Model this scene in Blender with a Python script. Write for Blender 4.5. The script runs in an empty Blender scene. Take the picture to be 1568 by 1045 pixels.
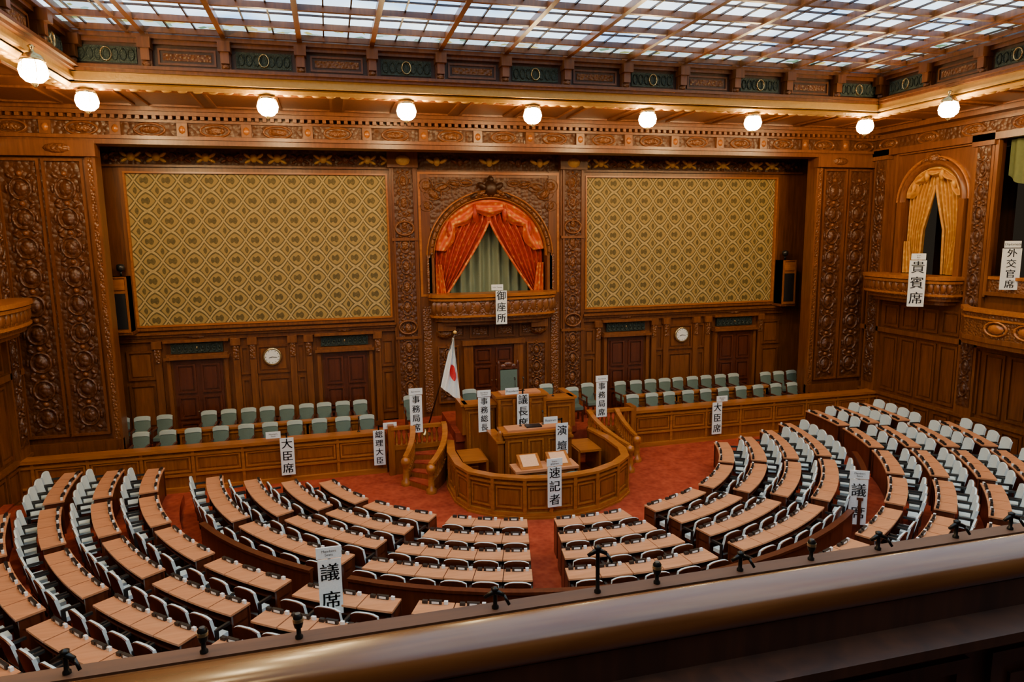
import bpy, bmesh, math, random
from mathutils import Vector, Matrix
from math import sin, cos, pi, radians, sqrt
random.seed(3)
SC=bpy.context.scene; COL=SC.collection
S=2.967; YC=-3.28; W=12.3; E=10.15; YF=-1.81; LX=9.6; LY=-4.9; ZS=9.45; ZG=10.42
# ------------------------------------------------ materials
def newmat(name):
    m=bpy.data.materials.new(name); m.use_nodes=True; nt=m.node_tree
    b=nt.nodes['Principled BSDF']; return m,nt,b
def N(nt,t,**kw):
    n=nt.nodes.new(t)
    for k,v in kw.items(): setattr(n,k,v)
    return n
def plain(name,col,rough=.5,metal=0,bump=0,bscale=40,emit=None,es=0,coat=0):
    m,nt,b=newmat(name); b.inputs['Base Color'].default_value=(*col,1); b.inputs['Roughness'].default_value=rough
    b.inputs['Metallic'].default_value=metal; b.inputs['Coat Weight'].default_value=coat
    tc=N(nt,'ShaderNodeTexCoord'); no=N(nt,'ShaderNodeTexNoise'); no.inputs['Scale'].default_value=bscale; no.inputs['Detail'].default_value=1
    nt.links.new(tc.outputs['Object'],no.inputs['Vector'])
    mx=N(nt,'ShaderNodeMix',data_type='RGBA'); mx.inputs[6].default_value=(*[c*.86 for c in col],1); mx.inputs[7].default_value=(*[min(1,c*1.12) for c in col],1)
    nt.links.new(no.outputs['Fac'],mx.inputs[0]); nt.links.new(mx.outputs[2],b.inputs['Base Color'])
    if bump:
        bp=N(nt,'ShaderNodeBump'); bp.inputs['Strength'].default_value=bump; bp.inputs['Distance'].default_value=.02
        nt.links.new(no.outputs['Fac'],bp.inputs['Height']); nt.links.new(bp.outputs[0],b.inputs['Normal'])
    if emit:
        b.inputs['Emission Color'].default_value=(*emit,1); b.inputs['Emission Strength'].default_value=es
    return m
def wood(name,c1,c2,rough=.35,carve=0,cs=7,grain='z',coat=0,f=.72):
    c1=tuple(c*f for c in c1); c2=tuple(c*f for c in c2)
    m,nt,b=newmat(name); b.inputs['Roughness'].default_value=rough; b.inputs['Coat Weight'].default_value=coat; b.inputs['Coat Roughness'].default_value=.15
    tc=N(nt,'ShaderNodeTexCoord'); mp=N(nt,'ShaderNodeMapping')
    mp.inputs['Scale'].default_value={'z':(9,9,.8),'x':(.8,9,9),'y':(9,.8,9)}[grain]
    no=N(nt,'ShaderNodeTexNoise'); no.inputs['Scale'].default_value=1.6; no.inputs['Detail'].default_value=3; no.inputs['Distortion'].default_value=.6
    nt.links.new(tc.outputs['Object'],mp.inputs[0]); nt.links.new(mp.outputs[0],no.inputs['Vector'])
    cr=N(nt,'ShaderNodeValToRGB'); cr.color_ramp.elements[0].position=.3; cr.color_ramp.elements[0].color=(*c1,1)
    cr.color_ramp.elements[1].position=.72; cr.color_ramp.elements[1].color=(*c2,1)
    nt.links.new(no.outputs['Fac'],cr.inputs[0]); nt.links.new(cr.outputs[0],b.inputs['Base Color'])
    if carve:
        vo=N(nt,'ShaderNodeTexVoronoi',feature='F1'); vo.inputs['Scale'].default_value=cs
        nt.links.new(tc.outputs['Object'],vo.inputs['Vector'])
        b2=N(nt,'ShaderNodeBump'); b2.invert=True; b2.inputs['Strength'].default_value=carve; b2.inputs['Distance'].default_value=.05
        nt.links.new(vo.outputs['Distance'],b2.inputs['Height']); nt.links.new(b2.outputs[0],b.inputs['Normal'])
    return m
M={}
M['wood']=wood('wall_wood',(.135,.036,.006),(.25,.075,.012))
M['woodp']=wood('panel_wood',(.17,.048,.008),(.30,.095,.016))
M['carved']=wood('carved_wood',(.085,.024,.005),(.16,.048,.009),rough=.42,carve=.6,cs=9)
M['carved2']=wood('carved_relief_wood',(.15,.045,.008),(.28,.09,.016),rough=.36,carve=.6,cs=16)
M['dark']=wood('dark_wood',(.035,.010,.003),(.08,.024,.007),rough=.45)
M['door']=wood('door_wood',(.075,.016,.006),(.13,.030,.010),rough=.3,f=.85)
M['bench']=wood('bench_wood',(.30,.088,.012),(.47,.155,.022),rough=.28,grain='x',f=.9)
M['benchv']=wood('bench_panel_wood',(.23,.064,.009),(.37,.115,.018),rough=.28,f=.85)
M['desk']=wood('desk_top_wood',(.54,.215,.09),(.68,.30,.14),rough=.42,grain='x',f=.9)
M['rail']=wood('rail_wood',(.12,.038,.008),(.22,.078,.018),rough=.27,grain='x',coat=.3,f=.8)
M['railm']=wood('matt_rail_wood',(.10,.030,.006),(.17,.055,.012),rough=.7,grain='x',f=.7)
M['gilt']=plain('gilt_wood',(.80,.48,.12),.35,.1,.3,30)
M['cove']=plain('cove_gold_wood',(.52,.28,.05),.4,.1,.4,14)
M['black']=plain('black_plastic',(.015,.014,.014),.35)
M['blackm']=plain('black_metal',(.03,.028,.025),.3,.8)
M['brass']=plain('brass',(.55,.42,.2),.25,.9)
M['bronze']=plain('bronze_grille_metal',(.035,.05,.04),.4,.5,.8,50)
M['white']=plain('white_board',(.84,.87,.85),.5)
M['ink']=plain('ink',(.008,.008,.01),.6)
M['cover']=plain('chair_cover_white',(.64,.74,.74),.7)
M['teal']=plain('teal_upholstery',(.10,.145,.115),.75)
M['tealw']=plain('pale_headrest_cloth',(.38,.44,.39),.75)
M['drape']=plain('pale_green_drape',(.22,.26,.16),.8)
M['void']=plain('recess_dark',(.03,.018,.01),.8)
M['red']=plain('flag_red',(.7,.02,.03),.7)
M['paper']=plain('paper',(.72,.42,.24),.7)
M['olive']=plain('olive_valance_cloth',(.11,.13,.04),.8,0,.4,12)
M['globe']=plain('lamp_globe_glass',(.9,.85,.7),.3,emit=(1.0,.70,.33),es=165)
def carpet():
    m,nt,b=newmat('red_carpet'); b.inputs['Roughness'].default_value=.95; b.inputs['Specular IOR Level'].default_value=.15
    tc=N(nt,'ShaderNodeTexCoord'); vo=N(nt,'ShaderNodeTexVoronoi'); vo.inputs['Scale'].default_value=9
    no=N(nt,'ShaderNodeTexNoise'); no.inputs['Scale'].default_value=3; no.inputs['Detail'].default_value=5
    nt.links.new(tc.outputs['Object'],vo.inputs['Vector']); nt.links.new(tc.outputs['Object'],no.inputs['Vector'])
    ml=N(nt,'ShaderNodeMath',operation='MULTIPLY_ADD'); ml.inputs[1].default_value=.4
    nt.links.new(vo.outputs['Distance'],ml.inputs[0]); nt.links.new(no.outputs['Fac'],ml.inputs[2])
    cr=N(nt,'ShaderNodeValToRGB'); cr.color_ramp.elements[0].position=.35; cr.color_ramp.elements[0].color=(.20,.022,.009,1)
    cr.color_ramp.elements[1].position=1.0; cr.color_ramp.elements[1].color=(.37,.062,.024,1)
    nt.links.new(ml.outputs[0],cr.inputs[0]); nt.links.new(cr.outputs[0],b.inputs['Base Color']); return m
M['carpet']=carpet()
def damask():
    m,nt,b=newmat('gold_damask'); b.inputs['Roughness'].default_value=.6
    tc=N(nt,'ShaderNodeTexCoord'); sp=N(nt,'ShaderNodeSeparateXYZ'); nt.links.new(tc.outputs['Object'],sp.inputs[0])
    def mth(op,a,bb=None):
        n=N(nt,'ShaderNodeMath',operation=op)
        for i,v in enumerate([a,bb]):
            if v is None: continue
            if isinstance(v,(int,float)): n.inputs[i].default_value=v
            else: nt.links.new(v,n.inputs[i])
        return n.outputs[0]
    X=mth('MULTIPLY',sp.outputs[0],pi/.545); Z=mth('MULTIPLY',sp.outputs[2],pi/.545)
    wv=mth('MULTIPLY',mth('SINE',mth('MULTIPLY',X,2)),.25); Xp=mth('ADD',X,wv)
    aa=mth('ABSOLUTE',mth('COSINE',mth('ADD',Xp,Z))); cc=mth('ABSOLUTE',mth('COSINE',mth('SUBTRACT',Xp,Z)))
    mn=mth('MINIMUM',aa,cc); mxx=mth('MULTIPLY',aa,cc)
    line=mth('LESS_THAN',mth('ABSOLUTE',mth('SUBTRACT',mn,.32)),.14)
    flower=mth('GREATER_THAN',mth('ADD',mxx,mth('MULTIPLY',mth('SINE',mth('MULTIPLY',X,8)),.10)),.80)
    node=mth('LESS_THAN',mth('MAXIMUM',aa,cc),.38)
    pat=mth('MAXIMUM',line,mth('MAXIMUM',flower,node))
    no=N(nt,'ShaderNodeTexNoise'); no.inputs['Scale'].default_value=22; no.inputs['Detail'].default_value=2
    nt.links.new(tc.outputs['Object'],no.inputs['Vector'])
    fac=mth('MULTIPLY',pat,mth('ADD',mth('MULTIPLY',no.outputs['Fac'],.9),.45))
    mx=N(nt,'ShaderNodeMix',data_type='RGBA'); mx.inputs[6].default_value=(.31,.205,.050,1); mx.inputs[7].default_value=(.075,.054,.009,1)
    nt.links.new(fac,mx.inputs[0])
    hl=mth('LESS_THAN',mth('ABSOLUTE',mth('SUBTRACT',mn,.10)),.09)
    m2=N(nt,'ShaderNodeMix',data_type='RGBA'); m2.inputs[7].default_value=(.52,.38,.15,1)
    nt.links.new(mth('MULTIPLY',hl,.75),m2.inputs[0]); nt.links.new(mx.outputs[2],m2.inputs[6])
    nt.links.new(m2.outputs[2],b.inputs['Base Color']); return m
M['damask']=damask()
def cloth(name,c1,c2,c3):
    m,nt,b=newmat(name); b.inputs['Roughness'].default_value=.55
    tc=N(nt,'ShaderNodeTexCoord'); no=N(nt,'ShaderNodeTexVoronoi'); no.inputs['Scale'].default_value=7
    nt.links.new(tc.outputs['Object'],no.inputs['Vector'])
    cr=N(nt,'ShaderNodeValToRGB'); e=cr.color_ramp.elements; e[0].color=(*c3,1); e[0].position=.12; e[1].color=(*c1,1); e[1].position=.6
    x=e.new(.3); x.color=(*c2,1)
    nt.links.new(no.outputs['Distance'],cr.inputs[0]); nt.links.new(cr.outputs[0],b.inputs['Base Color']); return m
M['redc']=cloth('red_curtain_cloth',(.36,.022,.006),(.45,.045,.008),(.58,.16,.03))
M['redg']=cloth('red_gold_swag_cloth',(.56,.07,.008),(.66,.16,.015),(.80,.42,.08))
M['goldc']=cloth('gold_curtain_cloth',(.46,.19,.012),(.55,.25,.02),(.66,.38,.06))
def glass(name,stained):
    m,nt,b=newmat(name); nt.nodes.remove(b); out=nt.nodes['Material Output']; em=N(nt,'ShaderNodeEmission')
    tc=N(nt,'ShaderNodeTexCoord'); no=N(nt,'ShaderNodeTexNoise'); no.inputs['Scale'].default_value=.55; no.inputs['Detail'].default_value=2
    nt.links.new(tc.outputs['Object'],no.inputs['Vector'])
    if stained:
        vo=N(nt,'ShaderNodeTexVoronoi'); vo.inputs['Scale'].default_value=5.5; nt.links.new(tc.outputs['Object'],vo.inputs['Vector'])
        cr=N(nt,'ShaderNodeValToRGB'); e=cr.color_ramp.elements; e[0].position=.15; e[0].color=(.50,.76,.78,1); e[1].position=.75; e[1].color=(.62,.82,.98,1)
        for p,c in ((.32,(.10,.20,.10,1)),(.42,(.62,.46,.10,1)),(.55,(.68,.82,.85,1))): x=e.new(p); x.color=c
        sp=N(nt,'ShaderNodeSeparateColor'); nt.links.new(vo.outputs['Color'],sp.inputs[0]); nt.links.new(sp.outputs[0],cr.inputs[0]); nt.links.new(cr.outputs[0],em.inputs[0]); em.inputs[1].default_value=1.8
    else:
        cr=N(nt,'ShaderNodeValToRGB'); e=cr.color_ramp.elements; e[0].position=.32; e[0].color=(.26,.48,.80,1); e[1].position=.60; e[1].color=(.76,.91,1,1)
        nt.links.new(no.outputs['Fac'],cr.inputs[0]); nt.links.new(cr.outputs[0],em.inputs[0]); em.inputs[1].default_value=3.5
    nt.links.new(em.outputs[0],out.inputs[0]); return m
M['glass']=glass('laylight_glass',False); M['stain']=glass('stained_border_glass',True)
# ------------------------------------------------ mesh builder
class MB:
    def __init__(s): s.v=[];s.f=[];s.m=[];s.s=[];s.mats=[]
    def mi(s,k):
        if k not in s.mats: s.mats.append(k)
        return s.mats.index(k)
    def add(s,vs,fs,k,sm=False):
        o=len(s.v); s.v.extend(vs); i=s.mi(k)
        for f in fs: s.f.append([a+o for a in f]); s.m.append(i); s.s.append(sm)
    def box(s,x0,x1,y0,y1,z0,z1,k,T=None):
        vs=[(x,y,z) for z in (z0,z1) for y in (y0,y1) for x in (x0,x1)]
        if T: vs=[T(*p) for p in vs]
        s.add(vs,[(0,2,3,1),(4,5,7,6),(0,1,5,4),(2,6,7,3),(0,4,6,2),(1,3,7,5)],k)
    def prism(s,poly,z0,z1,k,T=None,sm=False):
        n=len(poly); vs=[(x,y,z0) for x,y in poly]+[(x,y,z1) for x,y in poly]
        if T: vs=[T(*p) for p in vs]
        s.add(vs,[tuple(range(n))[::-1],tuple(range(n,2*n))],k)
        o=len(s.v)-2*n; i0=s.mi(k)
        for i in range(n): s.f.append([o+i,o+(i+1)%n,o+(i+1)%n+n,o+i+n]); s.m.append(i0); s.s.append(sm)
    def arc(s,r0,r1,a0,a1,z0,z1,k,n=None,c=(0,YC)):
        n=n or max(2,int(abs(a1-a0)/3)+1); vs=[]
        for i in range(n+1):
            a=radians(a0+(a1-a0)*i/n)
            for r,z in ((r0,z0),(r1,z0),(r1,z1),(r0,z1)):
                rr=r(a) if callable(r) else r
                vs.append((c[0]+rr*sin(a),c[1]-rr*cos(a),z))
        fs=[(0,1,2,3),(4*n+3,4*n+2,4*n+1,4*n)]
        for i in range(n):
            b=4*i
            for j in range(4): fs.append((b+j,b+4+j,b+4+(j+1)%4,b+(j+1)%4))
        s.add(vs,fs,k)
    def lathe(s,prof,k,c=(0,0,0),n=14,ax='z',sm=True,cap=True):
        vs=[]
        for r,h in prof:
            for i in range(n):
                a=2*pi*i/n; p=(r*cos(a),r*sin(a),h)
                if ax=='y': p=(p[0],h,p[1])
                if ax=='x': p=(h,p[0],p[1])
                vs.append((c[0]+p[0],c[1]+p[1],c[2]+p[2]))
        m=len(prof); fs=[(j*n+i,j*n+(i+1)%n,(j+1)*n+(i+1)%n,(j+1)*n+i) for j in range(m-1) for i in range(n)]
        s.add(vs,fs,k,sm)
        if cap: s.add(vs[:n],[tuple(range(n))],k); s.add(vs[-n:],[tuple(range(n))],k)
    def grid(s,fn,nu,nv,k,sm=True):
        vs=[fn(i/nu,j/nv) for j in range(nv+1) for i in range(nu+1)]
        s.add(vs,[(j*(nu+1)+i,j*(nu+1)+i+1,(j+1)*(nu+1)+i+1,(j+1)*(nu+1)+i) for j in range(nv) for i in range(nu)],k,sm)
    def dome(s,T,a,z,ra,rz,h,k,d0=0,rot=0,n=10):
        vs=[];cr,sr=cos(rot),sin(rot)
        for q,(rr,hh) in enumerate(((1,0),(.8,.6),(.45,.92))):
            for i in range(n):
                t=2*pi*i/n; x=ra*rr*cos(t); y=rz*rr*sin(t)
                vs.append(T(a+x*cr-y*sr,d0+h*hh,z+x*sr+y*cr))
        vs.append(T(a,d0+h,z)); fs=[(j*n+i,j*n+(i+1)%n,(j+1)*n+(i+1)%n,(j+1)*n+i) for j in range(2) for i in range(n)]+[(2*n+i,2*n+(i+1)%n,3*n) for i in range(n)]
        s.add(vs,fs,k,True)
    def ring(s,T,a,z,ra,rz,w,h,k,d0=0,n=18,t0=0,t1=2*pi):
        vs=[];full=abs(t1-t0-2*pi)<1e-4; cnt=n if full else n+1
        for i in range(cnt):
            t=t0+(t1-t0)*i/n
            for dr,hh in ((-w/2,0),(-w/4,h),(w/4,h),(w/2,0)):
                vs.append(T(a+(ra+dr)*cos(t),d0+hh,z+(rz+dr)*sin(t)))
        fs=[]
        for i in range(n):
            b=4*i; e=4*((i+1)%cnt)
            for j in range(3): fs.append((b+j,e+j,e+j+1,b+j+1))
        s.add(vs,fs,k,True)
    def tube(s,pts,r,k,n=8):
        pts=[Vector(p) for p in pts]; vs=[]
        for i,p in enumerate(pts):
            d=(pts[min(i+1,len(pts)-1)]-pts[max(i-1,0)]).normalized()
            u=d.orthogonal().normalized() if i==0 else (u-d*u.dot(d)).normalized()
            w=d.cross(u); rr=r[i] if isinstance(r,(list,tuple)) else r
            for j in range(n): a=2*pi*j/n; vs.append(tuple(p+u*rr*cos(a)+w*rr*sin(a)))
        m=len(pts); fs=[(j*n+i,j*n+(i+1)%n,(j+1)*n+(i+1)%n,(j+1)*n+i) for j in range(m-1) for i in range(n)]+[tuple(range(n)),tuple(range((m-1)*n,m*n))]
        s.add(vs,fs,k,True)
    def frame(s,T,a0,a1,z0,z1,w,d,k,d0=0):
        for (p,q,r,t) in ((a0,a1,z0,z0+w),(a0,a1,z1-w,z1),(a0,a0+w,z0+w,z1-w),(a1-w,a1,z0+w,z1-w)):
            s.box(p,q,d0,d0+d,r,t,k,T)
    def panel(s,T,a0,a1,z0,z1,k='woodp',kf='wood',w=.06,d=.04,d0=0):
        s.frame(T,a0,a1,z0,z1,w,d,kf,d0)
        g=w+.05
        if a1-a0>2*g+.05 and z1-z0>2*g+.05: s.box(a0+g,a1-g,d0-.01,d0+d*.6,z0+g,z1-g,k,T)
    def obj(s,name,origin=None,bevel=0,parent=None,local=False):
        me=bpy.data.meshes.new(name)
        o=Vector(origin) if origin else Vector((0,0,0))
        vs=s.v if local else [(x-o.x,y-o.y,z-o.z) for x,y,z in s.v]
        me.from_pydata(vs,[],s.f)
        for k in s.mats: me.materials.append(M[k])
        me.polygons.foreach_set('material_index',s.m); me.polygons.foreach_set('use_smooth',s.s)
        bm=bmesh.new(); bm.from_mesh(me); bmesh.ops.recalc_face_normals(bm,faces=bm.faces); bm.to_mesh(me); bm.free(); me.update()
        ob=bpy.data.objects.new(name,me); COL.objects.link(ob); ob.location=o
        if bevel:
            b=ob.modifiers.new('b','BEVEL'); b.width=bevel; b.segments=2; b.limit_method='ANGLE'
        if parent: ob.parent=parent
        return ob
def link(name,me,loc,rz=0):
    ob=bpy.data.objects.new(name,me); COL.objects.link(ob); ob.location=loc; ob.rotation_euler=(0,0,rz); return ob
TB=lambda a,d,z:(a,-d,z)
TF=lambda a,d,z:(a,YF-d,z)
TR=lambda a,d,z:(W-d,a,z)
TL=lambda a,d,z:(-W+d,a,z)
# ------------------------------------------------ camera
yaw,p,roll=.256,.153,-.013
Fv=Vector((sin(yaw)*cos(p),cos(yaw)*cos(p),-sin(p))); Rv=Vector((cos(yaw),-sin(yaw),0)); Uv=Rv.cross(Fv)
R2=cos(roll)*Rv+sin(roll)*Uv; U2=-sin(roll)*Rv+cos(roll)*Uv
cd=bpy.data.cameras.new('camera'); cd.lens=24.06; cd.sensor_width=36; cam=bpy.data.objects.new('camera',cd); COL.objects.link(cam)
mt=Matrix((R2,U2,-Fv)).transposed().to_4x4(); mt.translation=Vector((-4.796,-20.823,6.3)); cam.matrix_world=mt; SC.camera=cam
# ------------------------------------------------ floor
b=MB(); b.box(-W,W,-24,0,-.3,0,'carpet'); b.obj('floor')
b=MB()
for r,h in ((8.5,.25),(9.42,.30),(10.28,.35),(11.14,.40),(12.0,.45)):
    b.arc(r,lambda a:min(17.5,(W-.01)/max(.01,abs(sin(a)))),-88,88,h-.25 if r==8.5 else h-.05,h,'carpet',n=60)
b.obj('floor_tiers')
# ------------------------------------------------ back wall
RA=1.78; ZA=5.67
b=MB()
b.box(-W,-RA,0,.3,0,11,'wood'); b.box(RA,W,0,.3,0,11,'wood'); b.box(-RA,RA,0,.3,0,3.9,'wood')
n=24
for i in range(n):
    t0=pi*i/n;t1=pi*(i+1)/n
    x0,x1=RA*cos(t0),RA*cos(t1); z0,z1=ZA+RA*sin(t0),ZA+RA*sin(t1)
    b.prism([(x0,z0),(x1,z1),(x1,11),(x0,11)],0,.3,'wood',T=lambda x,z,y:(x,y,z))
b.obj('wall_back')
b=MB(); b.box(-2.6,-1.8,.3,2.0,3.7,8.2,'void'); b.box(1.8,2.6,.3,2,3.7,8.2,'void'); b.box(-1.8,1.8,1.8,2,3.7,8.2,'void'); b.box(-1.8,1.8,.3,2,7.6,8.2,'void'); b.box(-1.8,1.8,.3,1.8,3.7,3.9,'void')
b.obj('wall_niche')
b=MB(); b.grid(lambda u,v:(-1.7+3.4*u,.6+.09*sin(u*pi*22)+.03*sin(u*41),3.9+3.5*v),156,6,'drape'); b.obj('sheer_drape',(0,.6,3.9))
b=MB()
for sx in (-1,1):
    T=lambda a,d,z,sx=sx:(sx*a,-d,z)
    b.box(3.12,10,0,.03,3.95,8.09,'damask',T)
ob=b.obj('damask_wall_panels')
b=MB()
def carved_col(b,T,a0,a1,z0,z1,d0,step=.62,k='carved2'):
    ac=(a0+a1)/2; w=(a1-a0); z=z0+step/2; i=0
    while z<z1-step*.3:
        b.dome(T,ac,z,w*.20,step*.26,.06,k,d0)
        b.ring(T,ac,z,w*.30,step*.36,w*.08,.045,k,d0,n=14)
        for s1 in (-1,1):
            b.dome(T,ac+s1*w*.27,z+step*.42,w*.13,step*.07,.045,k,d0,rot=s1*.7,n=8)
            b.dome(T,ac+s1*w*.27,z-step*.42,w*.13,step*.07,.045,k,d0,rot=-s1*.7,n=8)
            b.dome(T,ac+s1*w*.38,z,w*.06,step*.16,.045,k,d0,n=8)
        b.dome(T,ac,z+step/2,w*.09,w*.09,.06,'woodp',d0,n=8)
        z+=step; i+=1
for sx in (-1,1):
    T=lambda a,d,z,sx=sx:(sx*a,-d,z)
    b.frame(T,2.98,10.14,3.81,8.23,.14,.10,'woodp'); b.frame(T,3.08,10.04,3.91,8.13,.05,.13,'bench')
    b.box(2.2,11,0,.06,8.25,8.9,'carved',T); b.box(2.2,11,0,.12,8.25,8.31,'woodp',T)
    x=3.0;j=0
    while x<10.9:
        g='gilt' if j%5 in (0,1,3) else 'carved2'
        b.dome(T,x,8.52,.11,.12,.09,g,.06); b.dome(T,x+.17,8.58,.11,.05,.07,g,.06,rot=.6,n=8); b.dome(T,x-.17,8.58,.11,.05,.07,g,.06,rot=-.6,n=8)
        b.dome(T,x+.16,8.43,.10,.045,.07,g,.06,rot=-.5,n=8); b.dome(T,x-.16,8.43,.10,.045,.07,g,.06,rot=.5,n=8); b.dome(T,x+.33,8.5,.06,.06,.06,'carved2',.06,n=8)
        x+=.62; j+=1
    b.box(3.0,10.5,0,.16,3.62,3.76,'woodp',T); b.box(3.0,10.5,0,.24,3.70,3.75,'woodp',T); b.box(3.0,10.5,0,.10,3.5,3.62,'wood',T)
    b.box(3.0,10.9,0,.12,.35,.75,'wood',T)
    for a in (3.55,5.55,7.55,9.6,6.0,7.1):
        b.box(a-.09,a+.09,0,.09,.75,3.3,'woodp',T); b.box(a-.13,a+.13,0,.16,3.3,3.5,'woodp',T); b.box(a-.07,a+.07,.09,.13,2.9,3.3,'carved2',T)
    for a in (4.52,8.57):
        b.box(a-.75,a+.75,0,.10,.75,3.02,'wood',T)
        b.box(a-.85,a+.85,0,.30,2.98,3.06,'woodp',T); b.box(a-.8,a+.8,0,.22,3.06,3.12,'woodp',T); b.box(a-.85,a+.85,0,.26,3.46,3.54,'woodp',T)
        b.box(a-.80,a-.70,0,.20,.4,3.0,'woodp',T); b.box(a+.70,a+.80,0,.20,.4,3.0,'woodp',T)
        b.box(a-.68,a+.68,.02,.12,3.14,3.44,'bronze',T)
        for j in range(9): b.ring(T,a-.6+j*.15,3.29,.06,.11,.025,.03,'bronze',.12,n=10); b.dome(T,a-.6+j*.15,3.29,.03,.05,.04,'brass' if j==4 else 'bronze',.12,n=8)
        b.dome(T,a,3.60,.28,.05,.06,'carved2',.1)
    for a0,a1 in ((5.65,5.9),(6.1,7.0),(7.2,7.45),(9.7,10.4),(3.06,3.45)):
        b.panel(T,a0,a1,1.0,2.3,d=.05); b.panel(T,a0,a1,2.42,3.25,d=.05)
    b.box(2.24,3.02,0,.16,.75,8.6,'woodp',T); b.box(2.34,2.92,.10,.18,1.3,8.4,'carved',T); b.frame(T,2.30,2.96,1.25,8.45,.05,.22,'wood')
    carved_col(b,T,2.38,2.88,1.4,8.3,.17)
    for z in (3.6,6.55): b.ring(T,2.63,z,.27,.2,.07,.1,'woodp',.16,n=16); b.box(2.24,3.02,0,.24,z-.36,z-.28,'woodp',T)
    b.box(2.2,3.08,0,.30,8.3,8.8,'woodp',T); b.dome(T,2.63,8.5,.22,.16,.12,'gilt',.28)
    b.box(1.86,2.24,0,.10,.75,8.25,'wood',T); b.box(1.86,2.0,.1,.2,4.6,5.75,'carved2',T); b.box(1.92,2.16,.1,.14,.9,4.2,'carved2',T)
b.box(-2.24,2.24,-.0,.06,8.05,8.25,'woodp',TB); b.box(-2.24,2.24,0,.06,8.25,8.9,'carved',TB)
for x in (-1.6,-.9,0,.9,1.6):
    g='gilt' if x in (0,-1.6,1.6) else 'carved2'
    b.dome(TB,x,8.5,.1,.14,.09,g,.06)
    for s1 in (-1,1): b.dome(TB,x+s1*.2,8.52,.14,.06,.07,g,.06,rot=s1*.5,n=8)
for i in range(n):
    t0=pi*i/n;t1=pi*(i+1)/n; r=RA+.14
    b.prism([(r*cos(t0),ZA+r*sin(t0)),(r*cos(t1),ZA+r*sin(t1)),(r*cos(t1)*1.0,8.05),(r*cos(t0),8.05)],-.07,0,'carved',T=lambda x,z,y:(x,y,z))
for rr,ww,hh,kk in ((RA+.08,.16,.20,'woodp'),(RA+.2,.07,.14,'bench'),(RA+.0,.05,.16,'bench')):
    b.ring(TB,0,ZA,rr,rr,ww,hh,kk,0,n=40,t0=0,t1=pi)
for i in range(25):
    t=pi*(i+.5)/25; b.dome(TB,(RA+.08)*cos(t),ZA+(RA+.08)*sin(t),.06,.06,.06,'carved2',.19,n=8)
for sx in (-1,1):
    b.box(sx*1.86-.08,sx*1.86+.08,0,.2,4.5,ZA,'woodp',TB)
    for (a,z,ra,rz,ro) in ((1.75,7.55,.22,.12,.6),(1.45,7.75,.2,.08,-.4),(1.95,7.2,.14,.1,1.2),(1.95,7.8,.16,.16,0),(1.1,7.85,.18,.06,.2),(.75,7.88,.16,.05,0)):
        b.dome(TB,sx*a,z,ra,rz,.08,'carved2',.07,rot=sx*ro); b.ring(TB,sx*a,z,ra+.05,rz+.05,.04,.05,'carved2',.07,n=12)
b.frame(TB,-2.2,2.2,4.5,8.2,.07,.12,'bench')
b.dome(TB,0,7.72,.22,.26,.22,'dark',.16); b.dome(TB,0,7.98,.10,.12,.2,'dark',.16)
for sx in (-1,1):
    b.dome(TB,sx*.25,7.78,.18,.1,.16,'dark',.16,rot=sx*.6); b.dome(TB,sx*.30,7.58,.2,.08,.16,'carved2',.16,rot=-sx*.5); b.dome(TB,sx*.52,7.50,.16,.07,.12,'dark',.16,rot=-sx*.6)
b.box(-1.86,1.86,0,.08,.75,3.9,'wood',TB)
b.box(-.95,-.66,0,.24,.75,3.0,'woodp',TB); b.box(.66,.95,0,.24,.75,3.0,'woodp',TB); b.box(-1.0,1.0,0,.3,2.95,3.1,'woodp',TB)
for sx in (-1,1):
    T=lambda a,d,z,sx=sx:(sx*a,-d,z)
    b.box(1.15,1.7,.08,.12,1.2,2.9,'carved',T); b.frame(T,1.1,1.75,1.15,2.95,.05,.16,'woodp',0); carved_col(b,T,1.2,1.65,1.3,2.9,.12,.55)
    b.dome(T,1.5,3.35,.3,.2,.2,'carved2',.08); b.box(1.2,1.75,0,.35,3.45,3.7,'woodp',T)
for a in (-1.2,-.4,.4,1.2): b.panel(TB,a-.33,a+.33,3.15,3.6,d=.05,d0=.08,k='carved2')
b.obj('trim_back_wall')
def door(name,a,T,w=.64,z0=.4,z1=2.95,dep=.13):
    b=MB(); b.box(a-w,a+w,.1,dep,z0,z1,'door',T)
    for sx in (-1,1):
        c=a+sx*w/2
        for q0,q1 in ((z0+.15,z0+.75),(z0+.85,z0+1.5),(z0+1.6,z1-.12)): b.panel(T,c-w/2+.07,c+w/2-.07,q0,q1,k='door',kf='door',w=.05,d=.05,d0=dep)
        b.dome(T,a+sx*.07,z0+1.05,.025,.025,.06,'brass',dep+.02,n=8)
    x,y,z=T(a,.15,z0); b.obj(name,(x,y,z))
i=1
for sx in (-1,1):
    for a in (4.52,8.57): door('door_%d'%i,sx*a,TB); i+=1
door('door_5',0,TB,.66,.75,2.95,.15)
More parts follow.
